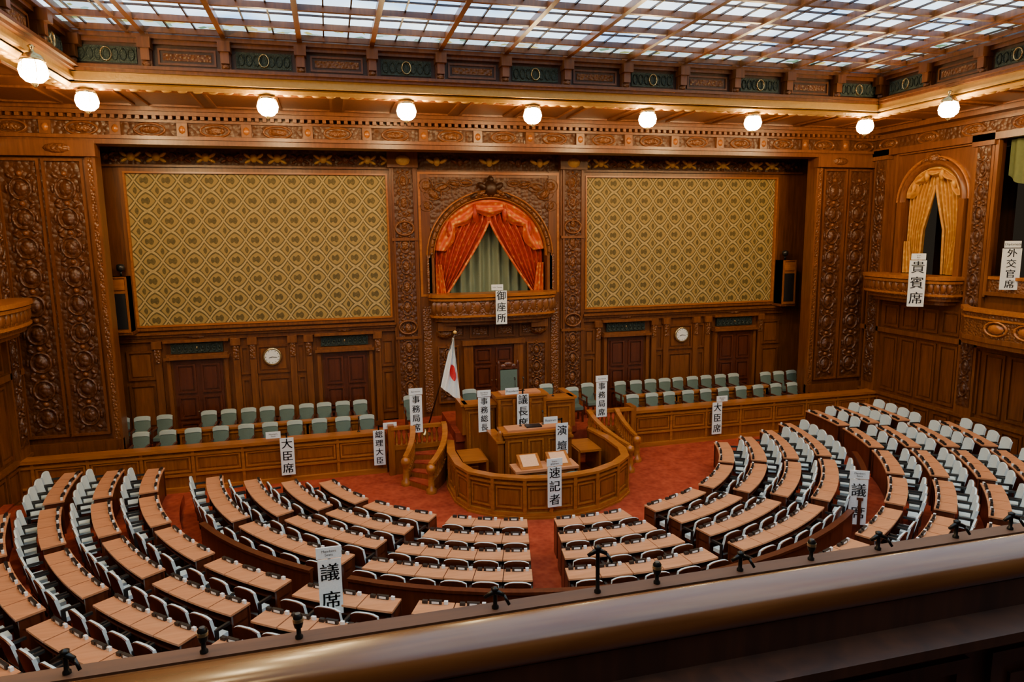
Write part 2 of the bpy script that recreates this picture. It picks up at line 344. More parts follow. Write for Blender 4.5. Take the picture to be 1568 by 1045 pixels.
def balcony(name,T,c,hw,dep,z0,z1,k='carved2'):
    b=MB()
    def outl(e,n=20): 
        pts=[]
        for i in range(n+1):
            t=pi*i/n; x=-cos(t); y=abs(sin(t))**.45
            pts.append((c+(hw+e)*x,(dep+e)*y))
        return pts
    def lay(e,za,zb,k): b.prism(outl(e),za,zb,k,T=lambda x,y,z:T(x,y,z))
    lay(-.22,z0-.12,z0+.02,'woodp'); lay(-.08,z0,z0+.12,'woodp'); lay(0,z0+.1,z1-.1,k); lay(.05,z1-.2,z1-.13,'bench'); lay(.09,z1-.1,z1,'bench'); lay(.04,z0+.14,z0+.2,'bench')
    o=outl(0); zc=(z0+z1)/2+.02
    for i in range(2,len(o)-2):
        x,y=o[i]
        b.dome(T,x,zc,.11,(z1-z0)*.22,.04,'woodp',y-.01); 
    x,y,z=T(c,0,z0); return b.obj(name,(x,y,z))
balcony('imperial_balcony',TB,0.02,1.95,.75,3.74,4.58)
def curtains(name,T,c,ra,zs,zb,mats,xin,zin,tie=None):
    b=MB()
    for sx in (-1,1):
        def fn(u,v):
            z=zs+ra*.98-(zs+ra*.98-zb)*v
            xo=ra*.985 if z<zs else sqrt(max(0,(ra*.985)**2-(z-zs)**2))
            if z>zin: xi=0
            else:
                q=(zin-z)/(zin-zb); xi=xin*(q**1.15)
                if tie and q>tie: xi=xin*(tie**1.15)+(q-tie)*.1
            xi=min(xi,xo-.02) if xo>.05 else xo
            x=xi+(xo-xi)*u; wv=.06*sin(u*pi*15+v*2.5)*min(1,(xo-xi)*2.0+.3)
            return T(c+sx*x,-.16+wv,z)
        b.grid(fn,90,34,mats[0])
        def fe(u,v):
            z=zin-(zin-zb)*v; q=v; xi=xin*(q**1.15)
            if tie and q>tie: xi=xin*(tie**1.15)+(q-tie)*.1
            return T(c+sx*(xi+.08*u-.02),-.07+.03*sin(u*pi),z)
        b.grid(fe,4,24,mats[1])
        def ft(u,v):
            z=zb+.95*(1-v); w=.20+.14*v
            return T(c+sx*(ra*.97-w*u),-.04+.05*sin(u*pi*5),z)
        b.grid(ft,20,8,mats[1])
    nS=5
    def fv(u,v):
        t=pi*(.04+.92*u); k=(u*nS)%1; dp=ra*(.20+.11*sin(pi*k))
        rr=ra*.99-dp*v; return T(c+rr*cos(t),-.03+.08*sin(v*pi*3.5)*(.4+.6*sin(pi*k))+.05*sin(pi*v),zs+rr*sin(t))
    b.grid(fv,80,14,mats[1])
    for i in range(1,nS):
        t=pi*(.04+.92*i/nS)
        p0=T(c+ra*.93*cos(t),0,zs+ra*.93*sin(t)); p1=T(c+ra*.93*cos(t),.0,zs+ra*.93*sin(t)-ra*.30)
        b.tube([p0,((p0[0]+p1[0])/2,(p0[1]+p1[1])/2,(p0[2]+p1[2])/2),p1],[.04,.09,.05],mats[0],8)
    x,y,z=T(c,-.1,zb); b.obj(name,(x,y,z))
curtains('red_stage_curtain',TB,0,RA,ZA,4.5,('redc','redg'),1.38,6.75)
# ------------------------------------------------ proscenium wall + entablature
b=MB()
for sx in (-1,1):
    T=lambda a,d,z,sx=sx:(sx*a,YF-d,z)
    b.box(E,W,-.35,0,0,8.66,'wood',T)
b.box(-W,W,-1.81,0,8.80,11,'wood',TF); b.box(-W,W,-.35,0,8.6,8.80,'wood',TF)
b.obj('wall_proscenium')
b=MB()
for sx in (-1,1):
    T=lambda a,d,z,sx=sx:(sx*a,YF-d,z)
    b.box(E,E+.22,0,.10,0,8.66,'woodp',T); b.box(E+.06,E+.16,.1,.13,1.2,8.3,'carved2',T)
    b.box(E+.3,W-.02,0,.05,1.5,8.2,'carved',T)
    b.frame(T,E+.28,E+1.15,1.45,8.25,.06,.12,'wood'); b.frame(T,E+1.2,W-.04,1.45,8.25,.06,.12,'wood')
    carved_col(b,T,E+.36,E+1.07,1.6,8.1,.05,.7,'carved'); carved_col(b,T,E+1.28,W-.12,1.6,8.1,.05,.7,'carved')
    b.box(E,W,0,.15,0,1.3,'wood',T); b.box(E-.05,W,0,.22,8.3,8.66,'woodp',T); b.dome(T,E+.75,8.48,.3,.12,.1,'carved2',.22)
b.box(-W,W,0,.20,8.60,8.72,'wood',TF); b.box(-W,W,0,.26,8.72,8.80,'woodp',TF); b.box(-W,W,0,.06,8.8,9.15,'carved',TF)
b.box(-W,W,0,.18,9.13,9.2,'wood',TF); b.box(-W,W,0,.34,9.27,9.36,'wood',TF); b.box(-W,W,0,.45,9.36,9.46,'wood',TF)
x=-W+.1
while x<W: b.box(x,x+.09,0,.30,9.19,9.27,'woodp',TF); x+=.18
for i in range(-8,9):
    a=i*S/2
    b.dome(TF,a,8.97,.26,.10,.07,'carved2',.05); b.ring(TF,a,8.97,.34,.15,.06,.06,'woodp',.05)
    b.box(a+S/4-.12,a+S/4+.12,0,.14,8.82,9.13,'woodp',TF); b.dome(TF,a+S/4,8.97,.08,.1,.05,'bench',.14,n=8)
b.obj('trim_proscenium')
# ------------------------------------------------ side walls
def sidewall(T,side):
    b=MB(); 
    c=-4.25; r=.98; zs=7.15
    b.box(-3.27,0,-.3,0,0,11,'wood',T); b.box(-5.23,-3.27,-.3,0,0,4.9,'wood',T); b.box(-6.15,-5.23,-.3,0,0,11,'wood',T)
    n=16
    for i in range(n):
        t0=pi*i/n;t1=pi*(i+1)/n
        b.prism([(c+r*cos(t0),zs+r*sin(t0)),(c+r*cos(t1),zs+r*sin(t1)),(c+r*cos(t1),11),(c+r*cos(t0),11)],-.3,0,'wood',T=lambda x,z,y:T(x,y,z))
    b.box(-24,-6.15,-.3,0,0,4.6,'wood',T); b.box(-24,-6.15,-.3,0,8.7,11,'wood',T)
    for y in (-9.6,-13.6,-17.6,-21.6): b.box(y-.45,y+.45,-.3,0,4.6,8.7,'wood',T)
    b.obj('wall_'+side)
    b=MB()
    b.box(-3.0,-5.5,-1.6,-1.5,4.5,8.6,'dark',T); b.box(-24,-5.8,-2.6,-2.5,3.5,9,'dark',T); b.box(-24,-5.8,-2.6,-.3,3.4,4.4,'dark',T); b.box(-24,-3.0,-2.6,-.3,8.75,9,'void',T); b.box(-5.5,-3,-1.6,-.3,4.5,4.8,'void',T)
    b.obj('wall_recess_'+side)
    b=MB()
    for rr,ww,hh,kk in ((r+.1,.18,.14,'woodp'),(r+.26,.07,.1,'bench')): b.ring(T,c,zs,rr,rr,ww,hh,kk,0,n=30,t0=0,t1=pi)
    for s1 in (-1,1): b.box(c+s1*(r+.1)-.09,c+s1*(r+.1)+.09,0,.14,4.9,zs,'woodp',T)
    b.frame(T,-5.6,-2.9,4.6,8.65,.08,.1,'woodp'); b.dome(T,c,8.35,.2,.16,.15,'carved2',.05); b.dome(T,c-.3,8.3,.16,.07,.1,'carved2',.05,rot=.4); b.dome(T,c+.3,8.3,.16,.07,.1,'carved2',.05,rot=-.4)
    for a in (-2.35,-5.9):
        b.box(a-.28,a+.28,0,.12,1.1,8.8,'woodp',T); b.box(a-.2,a+.2,.1,.14,1.4,8.5,'carved',T); carved_col(b,T,a-.2,a+.2,1.6,8.4,.13,.6,'carved')
        b.box(a-.33,a+.33,0,.2,8.5,8.85,'woodp',T)
    b.box(-24,0,0,.08,0,1.1,'wood',T); b.box(-24,0,0,.14,1.06,1.14,'woodp',T); b.box(-17.5,0,0,.12,3.1,3.25,'woodp',T)
    y=-2.75
    while y>-17:
        b.panel(T,y-.62,y-.02,1.25,3.0,k='wood',d=.05); b.panel(T,y-.62,y-.02,3.3,4.0,k='wood',d=.05) ; b.panel(T,y-.62,y-.02,.15,1.0,k='wood',d=.05,d0=.08); y-=.72
    for y0,y1 in ((-9.1,-6.25),(-13.1,-10.1),(-17.1,-14.1)):
        b.frame(T,y0-.05,y1+.05,4.55,8.75,.1,.12,'woodp'); b.box(y0,y1,-.15,.05,4.6,5.0,'carved2',T); b.box(y0,y1,-.2,.1,4.98,5.06,'bench',T)
        b.grid(lambda u,v:T(y0+.1+(y1-y0-.2)*u,-.2+.05*sin(u*50),8.6-(.9+.25*sin(pi*((u*3)%1)))*v),60,6,'olive')
        b.box(y1,y1+.5,0,.1,4.5,8.8,'woodp',T)
    b.box(-24,0,0,.20,8.62,8.8,'wood',T); b.box(-24,0,0,.06,8.8,9.15,'carved',T); b.box(-24,0,0,.18,9.13,9.2,'wood',T); b.box(-24,0,0,.40,9.3,9.46,'wood',T)
    y=-2.5
    while y>-18: b.dome(T,y,8.97,.26,.10,.07,'carved2',.05); b.ring(T,y,8.97,.34,.15,.06,.06,'woodp',.05); y-=S/2
    b.obj('trim_'+side)
    balcony('royal_box_balcony',T,-3.95,1.6,.85,4.3,5.0)
    curtains('gold_box_curtain',T,c,r,zs,5.02,('goldc','goldc'),.78,7.6,tie=.5)
    b=MB(); path=[(-5.75,.02),(-5.85,.35),(-6.3,.75),(-7.2,.95),(-8.5,1.0),(-17.2,1.0)]
    def band(o0,o1,z0,z1,k):
        poly=[(y,max(0.01,d+o1)) for y,d in path]+[(y,max(.01,d-o0)) for y,d in reversed(path)]
        b.prism(poly,z0,z1,k,T=T)
    band(.12,0,3.5,4.2,'carved2'); band(.18,.07,4.17,4.27,'bench'); band(.14,.04,3.42,3.54,'woodp'); band(.14,.04,4.0,4.05,'bench')
    b.prism([(-5.75,0.01)]+[(y,d) for y,d in path[1:]]+[(-17.2,0.01)],3.3,3.45,'woodp',T=T)
    y=-7.4
    while y>-17: b.dome(T,y,3.8,.22,.12,.05,'bench',.98); b.ring(T,y,3.8,.3,.18,.05,.04,'bench',.98,n=14); y-=.8
    b.obj('gallery_parapet')
sidewall(TR,'right'); sidewall(TL,'left')
b=MB(); b.box(-W-.3,W+.3,-24.3,-24,0,11,'wood'); b.obj('wall_front')
# ------------------------------------------------ ceiling
Y1=-23.2
b=MB()
b.box(-W,W,LY,YF,ZS,ZS+.15,'wood'); b.box(-W,-LX,-24,LY,ZS,ZS+.15,'wood'); b.box(LX,W,-24,LY,ZS,ZS+.15,'wood'); b.box(-LX,LX,-24,Y1,ZS,ZS+.15,'wood')
b.box(-W-.3,W+.3,-24.3,.3,11,11.15,'void')
b.obj('ceiling')
b=MB()
TC=lambda a,d,z:(a,LY-d,z)
TCR=lambda a,d,z:(LX-d,a,z); TCL=lambda a,d,z:(-LX+d,a,z)
def cornice(T,a0,a1,cen):
    b.box(a0,a1,-.12,0,ZS,ZG+.1,'dark',T)
    b.box(a0,a1,0,.10,9.45,9.50,'cove',T); b.box(a0,a1,0,.06,9.50,9.62,'cove',T); b.box(a0,a1,0,.16,9.62,9.68,'woodp',T); b.box(a0,a1,0,.24,9.68,9.74,'wood',T)
    b.box(a0,a1,0,.10,10.2,10.28,'wood',T); b.box(a0,a1,0,.2,10.28,10.36,'wood',T)
    for j,a in enumerate(cen):
        if a-.5<a0 or a+.5>a1: continue
        if j%2==0:
            b.box(a-.55,a+.55,0,.03,9.82,10.14,'bronze',T)
            for q in range(-3,4): b.ring(T,a+q*.15,9.98,.06,.11,.025,.03,'bronze',.03,n=10)
            b.ring(T,a,9.98,.1,.13,.03,.05,'brass',.03,n=12)
        else: b.panel(T,a-.55,a+.55,9.82,10.14,k='carved2',w=.04,d=.03)
        q=a+S/4
        b.box(q-.10,q+.10,0,.12,9.74,10.2,'wood',T); b.box(q-.12,q+.12,0,.30,10.08,10.28,'wood',T); b.box(q-.08,q+.08,.12,.22,9.86,10.08,'woodp',T); b.dome(T,q,9.8,.09,.07,.1,'carved2',.12,n=8)
cornice(TC,-LX,LX,[i*S/2 for i in range(-6,7)])
ys=[-4.69-2.62-i*S/2 for i in range(-1,12)]
cornice(TCR,Y1,LY,ys); cornice(TCL,Y1,LY,ys)
def fascia(T,a0,a1):
    prof=[(-.12,9.44),(-.02,9.44),(.02,9.40),(-.06,9.34),(-.22,9.36),(-.5,9.42),(-.6,9.45)]
    n=len(prof); vs=[T(a,d,z) for a in (a0,a1) for d,z in prof]; b.add(vs,[(i,i+1,n+i+1,n+i) for i in range(n-1)],'cove')
    a=a0+.2
    while a<a1: b.dome(lambda a_,d,z:T(a_,-.2+z,9.37-d),a,0,.13,.07,.05,'cove',0,rot=.5); a+=.3
fascia(TC,-LX-.3,LX+.3); fascia(TCR,Y1,LY+.3); fascia(TCL,Y1,LY+.3)
for i in range(-8,8):
    b.frame(lambda a,d,z:(a,z,ZS-d),i*S/2+.12+.0,i*S/2+S/2-.12,-4.2,-2.5,.06,.04,'wood')
for sx in (-1,1):
    for i in range(0,10): b.frame(lambda a,d,z:(sx*z,a,ZS-d),-5-(i+1)*S/2+.12,-5-i*S/2-.12,10.2,11.8,.06,.04,'wood')
b.obj('trim_ceiling_cornice')
# laylight
b=MB()
def quad(x0,x1,y0,y1,z,k): b.add([(x0,y0,z),(x1,y0,z),(x1,y1,z),(x0,y1,z)],[(0,1,2,3)],k)
ix=LX-1.15; iy0=LY-1.15; g0=.32
zq=ZG+.06
quad(-ix,ix,Y1,iy0,zq,'glass'); quad(-LX,LX,iy0,LY-g0,zq,'stain'); quad(-LX,LX,LY-g0,LY,zq,'glass'); quad(-LX,-LX+g0,Y1,iy0,zq,'glass'); quad(LX-g0,LX,Y1,iy0,zq,'glass'); quad(-LX+g0,-ix,Y1,iy0,zq,'stain'); quad(ix,LX-g0,Y1,iy0,zq,'stain')
b.obj('laylight_glass')
b=MB()
xs=[(i+.5)*S/2 for i in range(-7,7) if abs((i+.5)*S/2)<LX-.1]
for x in xs: b.box(x-.05,x+.05,Y1,LY,ZG-.08,ZG+.05,'woodp')
yy=[LY-g0,iy0]+[iy0-1.12*i for i in range(1,17)]
for i,y in enumerate(yy):
    if y<Y1: continue
    h=.045 if i>0 else .03
    b.box(-LX,LX,y-h,y+h,ZG-.06,ZG+.05,'wood')
for sx in (-1,1): b.box(sx*ix-.04,sx*ix+.04,Y1,LY,ZG-.05,ZG+.05,'woodp'); b.box(sx*(LX-g0)-.03,sx*(LX-g0)+.03,Y1,LY,ZG-.05,ZG+.05,'woodp')
gx=sorted(xs)
for a,c2 in zip([-LX]+gx,gx+[LX]):
    for t in (1/3,2/3): xx=a+(c2-a)*t; b.box(xx-.015,xx+.015,Y1,LY,ZG+.02,ZG+.055,'dark')
for i in range(1,len(yy)-1):
    for t in (.5,): y=yy[i]+(yy[i+1]-yy[i])*t; b.box(-LX,LX,y-.015,y+.015,ZG+.02,ZG+.055,'dark')
b.obj('laylight_frame')
# lamps
lb=MB()
lb.lathe([(.05,.17),(.12,.155),(.195,.08),(.22,-.02),(.195,-.12),(.125,-.19),(.04,-.215)],'globe',n=14)
lb.lathe([(.02,.40),(.06,.37),(.03,.34),(.04,.28),(.13,.24),(.18,.17),(.19,.13),(.13,.17)],'brass',n=16)
lb.lathe([(.05,-.20),(.05,-.235),(.015,-.28)],'brass',n=10)
for j in range(6):
    a=2*pi*j/6; lb.tube([(.18*cos(a),.18*sin(a),.14),(.225*cos(a),.225*sin(a),-.02),(.135*cos(a),.135*sin(a),-.19)],.007,'brass',5)
lo=lb.obj('globe_pendant_lamp',None); lm=lo.data; bpy.data.objects.remove(lo)
lamps=[(i*S,-4.69) for i in range(-2,3)]
for sx in (-1,1):
    lamps.append((sx*9.395,-4.69)); lamps+= [(sx*9.395,-4.69-2.62*1-S*j) for j in range(0,5)]
for x,y in lamps: link('globe_pendant_lamp',lm,(x,y,9.12))
# ------------------------------------------------ clocks, loudspeakers
for sx in (-1,1):
    b=MB(); c=(sx*6.575,0,2.91)
    b.lathe([(.20,-.04),(.24,-.06),(.27,-.10),(.25,-.14),(.21,-.13)],'brass',c=c,n=28,ax='y',cap=False); b.lathe([(.225,-.11),(.22,-.125)],'white',c=c,n=28,ax='y',sm=False)
    for j in range(12):
        a=pi*j/6; b.box(c[0]+.18*sin(a)-.01,c[0]+.18*sin(a)+.01,-.135,-.126,c[2]+.18*cos(a)-.01,c[2]+.18*cos(a)+.01,'ink')
    b.tube([(c[0],-.135,c[2]),(c[0]-.09,-.135,c[2]-.03)],.009,'ink',5); b.tube([(c[0],-.135,c[2]),(c[0]+.13,-.135,c[2]-.02)],.007,'ink',5)
    b.obj('wall_clock',(c[0],-.1,c[2]))
    b=MB(); x=sx*10.33; T=lambda a,d,z:(x+a,-.12-d,z)
    b.box(-.25,.25,-.0,.42,3.85,5.35,'bench',T); b.box(-.19,.19,.42,.45,3.95,4.9,'black',T); b.box(-.2,.2,.42,.46,5.0,5.28,'bench',T); b.frame(T,-.25,.25,3.85,5.35,.04,.47,'benchv')
    b.box(-.29,.29,-.12,.44,3.78,3.86,'wood',T); b.box(-.06,.06,-.12,.0,4.3,4.9,'blackm',T); b.tube([T(.05,.1,5.35),T(.05,.1,5.5)],.03,'blackm'); b.lathe([(.0,0),(.09,.02),(.11,.1),(.09,.18),(0,.2)],'black',c=T(.05,.1,5.48))
    b.obj('wall_loudspeaker',(x,-.3,4.5))
# ------------------------------------------------ platforms & ministers' benches
b=MB()
for sx in (-1,1):
    T=lambda a,d,z,sx=sx:(sx*a,-d,z)
    b.box(3.5,W,.0,2.55,0,.4,'carpet',T); b.box(3.5,W,0,1.25,.4,.58,'carpet',T)
b.box(-3.5,3.5,-2.9,0,0,.75,'carpet'); b.box(-1.75,1.75,-3.0,-.6,.75,1.0,'carpet')
b.obj('floor_platform')
for sx in (-1,1):
    b=MB(); T=lambda a,d,z,sx=sx:(sx*a,-d,z)
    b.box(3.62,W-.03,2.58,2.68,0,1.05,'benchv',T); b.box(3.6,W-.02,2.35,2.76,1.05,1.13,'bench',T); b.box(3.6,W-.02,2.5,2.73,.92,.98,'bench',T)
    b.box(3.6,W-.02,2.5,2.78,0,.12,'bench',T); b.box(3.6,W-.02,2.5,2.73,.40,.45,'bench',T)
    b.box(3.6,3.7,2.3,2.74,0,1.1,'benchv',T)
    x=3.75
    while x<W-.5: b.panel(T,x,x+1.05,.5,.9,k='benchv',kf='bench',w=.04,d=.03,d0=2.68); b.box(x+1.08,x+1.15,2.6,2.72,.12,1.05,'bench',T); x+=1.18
    b.obj('ministers_bench_desk',(sx*8,-2.6,0))
    b=MB()
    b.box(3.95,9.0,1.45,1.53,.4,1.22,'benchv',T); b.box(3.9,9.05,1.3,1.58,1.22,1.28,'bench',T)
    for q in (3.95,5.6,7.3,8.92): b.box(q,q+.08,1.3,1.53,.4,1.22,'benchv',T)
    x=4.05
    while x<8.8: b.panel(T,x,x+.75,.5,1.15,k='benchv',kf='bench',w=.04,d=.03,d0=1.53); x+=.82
    b.obj('officials_desk',(sx*6.5,-1.45,.4))
def chairmesh(name,cov,top,w=.5,hb=1.0):
    b=MB()
    b.box(-w/2+.03,w/2-.03,-.24,.2,.38,.47,cov); b.box(-w/2+.02,w/2-.02,-.22,.2,.32,.38,'door')
    def bk(u,v):
        x=(u-.5)*w; z=.47+(hb-.47)*v; z-= .04*(abs(u-.5)*2)**4*v; return (x,.20+.10*v-.02*cos((u-.5)*pi),z)
    n=8
    for off,flip in ((0,0),(.07,1)):
        b.grid(lambda u,v:(bk(u,v)[0],bk(u,v)[1]+off,bk(u,v)[2]),n,8,cov if not flip else 'door')
    b.grid(lambda u,v:(bk(u,1)[0],bk(u,1)[1]+.07*v,bk(u,1)[2]+.015*sin(pi*v)),n,2,top)
    for e in (0,1): b.grid(lambda u,v:(bk(e,v)[0]+(.01 if e else -.01)*sin(pi*u),bk(e,v)[1]+.07*u,bk(e,v)[2]),2,8,'door')
    b.grid(lambda u,v:(bk(u,.80+.20*v)[0]*1.02,bk(u,.80+.20*v)[1]-.012,bk(u,.80+.20*v)[2]+.005),n,3,top)
    for sx in (-1,1):
        for y in (-.2,.18): b.box(sx*(w/2-.04)-.025,sx*(w/2-.04)+.025,y-.025,y+.025,0,.4,'door')
        b.box(sx*w/2-.025,sx*w/2+.025,-.2,.24,.62,.66,'door'); b.box(sx*w/2-.02,sx*w/2+.02,-.19,-.15,.38,.62,'door')
    o=b.obj(name); me=o.data; bpy.data.objects.remove(o); return me
mc=chairmesh('minister_chair','teal','tealw',.40,.96)
for sx in (-1,1):
    for i in range(12): link('minister_chair',mc,(sx*(4.05+.64*i),-1.98,.4),random.uniform(-.09,.09))
    for i in range(9): link('official_chair',mc,(sx*(4.15+.52*i),-.86,.58),random.uniform(-.09,.09))
    for i in range(3): link('official_chair',mc,(sx*(9.45+.52*i),-1.0,.58),random.uniform(-.1,.1))
for sx in (-1,1):
    b=MB(); b.box(sx*11.3-.35,sx*11.3+.35,-1.15,-.75,.58,1.15,'bench'); b.box(sx*11.3-.4,sx*11.3+.4,-1.2,-.7,1.15,1.2,'desk'); b.obj('side_table',(sx*11.3,-.9,.58),bevel=.01)
# ------------------------------------------------ balustrades & stairs
def baluster(b,x,y,z0,z1):
    h=z1-z0; b.lathe([(.045,z0),(.045,z0+.06*h),(.02,z0+.12*h),(.05,z0+.35*h),(.02,z0+.7*h),(.028,z0+.85*h),(.045,z0+.9*h),(.045,z1)],'bench',c=(x,y,0),n=8)
for sx in (-1,1):
    b=MB(); T=lambda a,d,z,sx=sx:(sx*a,-d,z)
    b.box(2.15,3.42,2.92,3.02,.68,.80,'bench',T); b.box(2.15,3.48,2.90,3.06,1.24,1.32,'bench',T)
    b.box(2.15,3.42,2.93,3.0,0,.7,'benchv',T)
    for i in range(9): baluster(b,sx*(2.26+.135*i),-2.97,.80,1.24)
    b.box(3.40,3.56,2.6,3.05,0,1.36,'benchv',T)
    b.obj('balustrade',(sx*2.85,-2.97,.7))
for sx in (-1,1):
    T=lambda a,d,z,sx=sx:(sx*a,-d,z)
    b=MB(); ns=4
    cx,cd_=3.75,3.1
    def P(t,off):
        a=pi*.5*t*.55; r=1.25+off
        return (cx-r*cos(a)+.0, cd_+r*sin(a)*1.15)
    for i in range(ns):
        t0,t1=i/ns,(i+1)/ns; zz=.62-.155*i
        q=[P(t0,-.38),P(t0,.38),P((t0+t1)/2,.38),P(t1,.38),P(t1,-.38),P((t0+t1)/2,-.38)]
        b.prism(q,0,zz-.03,'benchv',T=T); b.prism(q,zz-.03,zz,'carpet',T=T)
    for off in (-.42,.42):
        top=[];N2=12
        for i in range(N2+1):
            t=-.05+1.05*i/N2; a,d=P(t,off); top.append((a,d,1.30-.62*max(0,t)))
        for i in range(N2):
            (a0,d0,z0),(a1,d1,z1)=top[i],top[i+1]
            for lo,hi,w,k in ((.0,.07,.07,'bench'),(-.60,-.42,.045,'benchv')):
                vs=[]
                dx,dy=a1-a0,d1-d0; l=math.hypot(dx,dy); nx,ny=-dy/l*w,dx/l*w
                for (a,d,z) in ((a0,d0,z0),(a1,d1,z1)):
                    zl=max(0,z+lo); zh=max(.05,z+hi)
                    vs+=[T(a-nx,d-ny,zl),T(a+nx,d+ny,zl),T(a+nx,d+ny,zh),T(a-nx,d-ny,zh)]
                b.add(vs,[(0,1,5,4),(1,2,6,5),(2,3,7,6),(3,0,4,7),(0,1,2,3),(4,5,6,7)],k)
            am,dm,zm=(a0+a1)/2,(d0+d1)/2,(z0+z1)/2; x,y,_=T(am,dm,0); baluster(b,x,y,max(.0,zm-.44),zm)
            b.prism([(a0-.03,d0),(a0+.03,d0),(a1+.03,d1),(a1-.03,d1)],0,max(.05,zm-.5),'benchv',T=T)
        x,y,_=T(top[-1][0],top[-1][1]+.04,0); b.lathe([(.13,0),(.13,.1),(.08,.14),(.07,.5),(.1,.55),(.12,.62),(.1,.7),(.03,.74)],'bench',c=(x,y,0),n=14)
    b.obj('rostrum_stairs',(sx*2.8,-3.8,0))
# ------------------------------------------------ rostrum
b=MB()
def cabinet(x0,x1,y0,y1,z0,z1,np=2):
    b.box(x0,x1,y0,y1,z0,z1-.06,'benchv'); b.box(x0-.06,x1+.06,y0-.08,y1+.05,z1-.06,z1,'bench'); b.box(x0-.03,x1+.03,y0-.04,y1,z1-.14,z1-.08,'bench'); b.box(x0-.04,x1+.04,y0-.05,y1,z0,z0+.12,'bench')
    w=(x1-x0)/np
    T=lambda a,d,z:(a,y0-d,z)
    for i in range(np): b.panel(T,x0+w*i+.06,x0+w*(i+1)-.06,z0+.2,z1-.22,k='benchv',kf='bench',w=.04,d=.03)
cabinet(-.68,.68,-3.45,-2.95,.0,2.06,2)
for x in (-.64,-.22,.22,.64): b.lathe([(.05,1.0),(.05,1.1),(.035,1.15),(.045,1.4),(.03,1.8),(.05,1.88),(.05,1.96)],'bench',c=(x,-3.5,0),n=10)
b.box(-.55,.55,-3.40,-3.0,2.06,2.10,'desk')
cabinet(-1.5,-.72,-3.3,-2.9,.0,1.86,1); cabinet(.72,1.5,-3.3,-2.9,.0,1.86,1)
b.box(-1.6,-1.5,-3.25,-2.2,1.0,1.8,'benchv'); b.box(1.5,1.6,-3.25,-2.2,1.0,1.8,'benchv'); b.box(-1.64,-1.46,-3.3,-2.15,1.8,1.86,'bench'); b.box(1.46,1.64,-3.3,-2.15,1.8,1.86,'bench')
b.obj('presidents_rostrum',(0,-3.1,0))
b=MB()
b.box(-.85,.85,-4.25,-3.55,0,.45,'carpet'); 
cabinet(-.8,.8,-4.75,-4.2,.0,1.42,3)
b.box(-.72,.72,-4.72,-4.25,1.42,1.46,'desk'); b.box(-.2,.2,-4.65,-4.4,1.46,1.50,'black')
for sx in (-1,1): b.box(sx*.9-.08,sx*.9+.08,-4.7,-3.6,0,1.15,'benchv'); b.box(sx*.9-.12,sx*.9+.12,-4.75,-3.55,1.15,1.2,'bench'); b.lathe([(.09,1.2),(.1,1.26),(.06,1.32),(.09,1.38),(.02,1.46)],'bench',c=(sx*.9,-4.65,0),n=12)
b.obj('speakers_podium',(0,-4.4,0))
b=MB()
b.box(-.8,.8,-5.75,-5.15,.68,.74,'desk'); b.box(-.75,.75,-5.7,-5.65,.1,.68,'benchv'); b.box(-.78,-.7,-5.7,-5.2,0,.68,'benchv'); b.box(.7,.78,-5.7,-5.2,0,.68,'benchv'); b.box(-.04,.04,-5.75,-5.15,0,.69,'benchv')
for x in (-.37,.37):
    b.prism([(-5.68,.74),(-5.2,.74),(-5.2,.98)],x-.27,x+.27,'bench',T=lambda y,z,x_:(x_,y,z)); b.grid(lambda u,v:(x-.2+.4*u,-5.6+.36*v,.79+.18*v),1,1,'paper')
b.obj('stenographers_table',(0,-5.4,0))
sc2=chairmesh('stenographer_chair','teal','teal',.44,.85)
for x in (-.4,.4): link('stenographer_chair',sc2,(x,-6.1,0),pi)
half=[(2.0,-3.4),(2.15,-4.4),(2.13,-5.35),(1.95,-5.95),(1.5,-6.4),(.85,-6.75),(0.28,-6.86)]
poly=half+[(-x,y) for x,y in reversed(half)]
def offset(pl,o):
    out=[]
    for x,y in pl:
        dx,dy=x,(y+4.6); l=math.hypot(dx,dy); out.append((x+dx/l*o,y+dy/l*o))
    return out
b=MB()
def wallband(o0,o1,z0,z1,k):
    A=offset(poly,o0);B=offset(poly,o1)
    for i in range(len(poly)-1): b.prism([A[i],A[i+1],B[i+1],B[i]],z0,z1,k)
wallband(-.06,.0,0,.9,'benchv'); wallband(-.14,.07,.9,.96,'bench'); wallband(-.05,.05,.78,.83,'bench'); wallband(-.05,.07,0,.14,'bench'); wallband(-.05,.10,0,.05,'bench')
for i in range(len(poly)-1):
    p,q=Vector(poly[i]),Vector(poly[i+1]); d=(q-p); L=d.length; d.normalize(); nrm=Vector((d.y,-d.x)); 
    if nrm.dot((p+q)/2-Vector((0,-4.6)))<0: nrm=-nrm
    T=lambda a,dd,z,p=p,d=d,nrm=nrm:(p.x+d.x*a+nrm.x*dd,p.y+d.y*a+nrm.y*dd,z)
    k=2 if L>.9 else 1
    for j in range(k): b.panel(T,L/k*j+.06,L/k*(j+1)-.06,.22,.72,k='benchv',kf='bench',w=.035,d=.03,d0=.0)
    b.box(-.04,.04,0,.06,.1,.9,'bench',T)
b.obj('stenographers_enclosure',(0,-4.6,0))
b=MB()
for sx in (-1,1):
    T=lambda a,d,z,sx=sx:(sx*a,-d,z)
    b.box(1.25,1.85,3.6,4.6,.66,.72,'bench',T); b.box(1.2,1.26,3.6,4.6,0,.7,'benchv',T); b.box(1.78,1.84,3.6,4.6,0,.66,'benchv',T)
b.obj('clerks_side_desks',(0,-4.1,0))
b=MB()
b.box(-.32,.32,-2.55,-2.05,1.38,1.5,'teal'); 
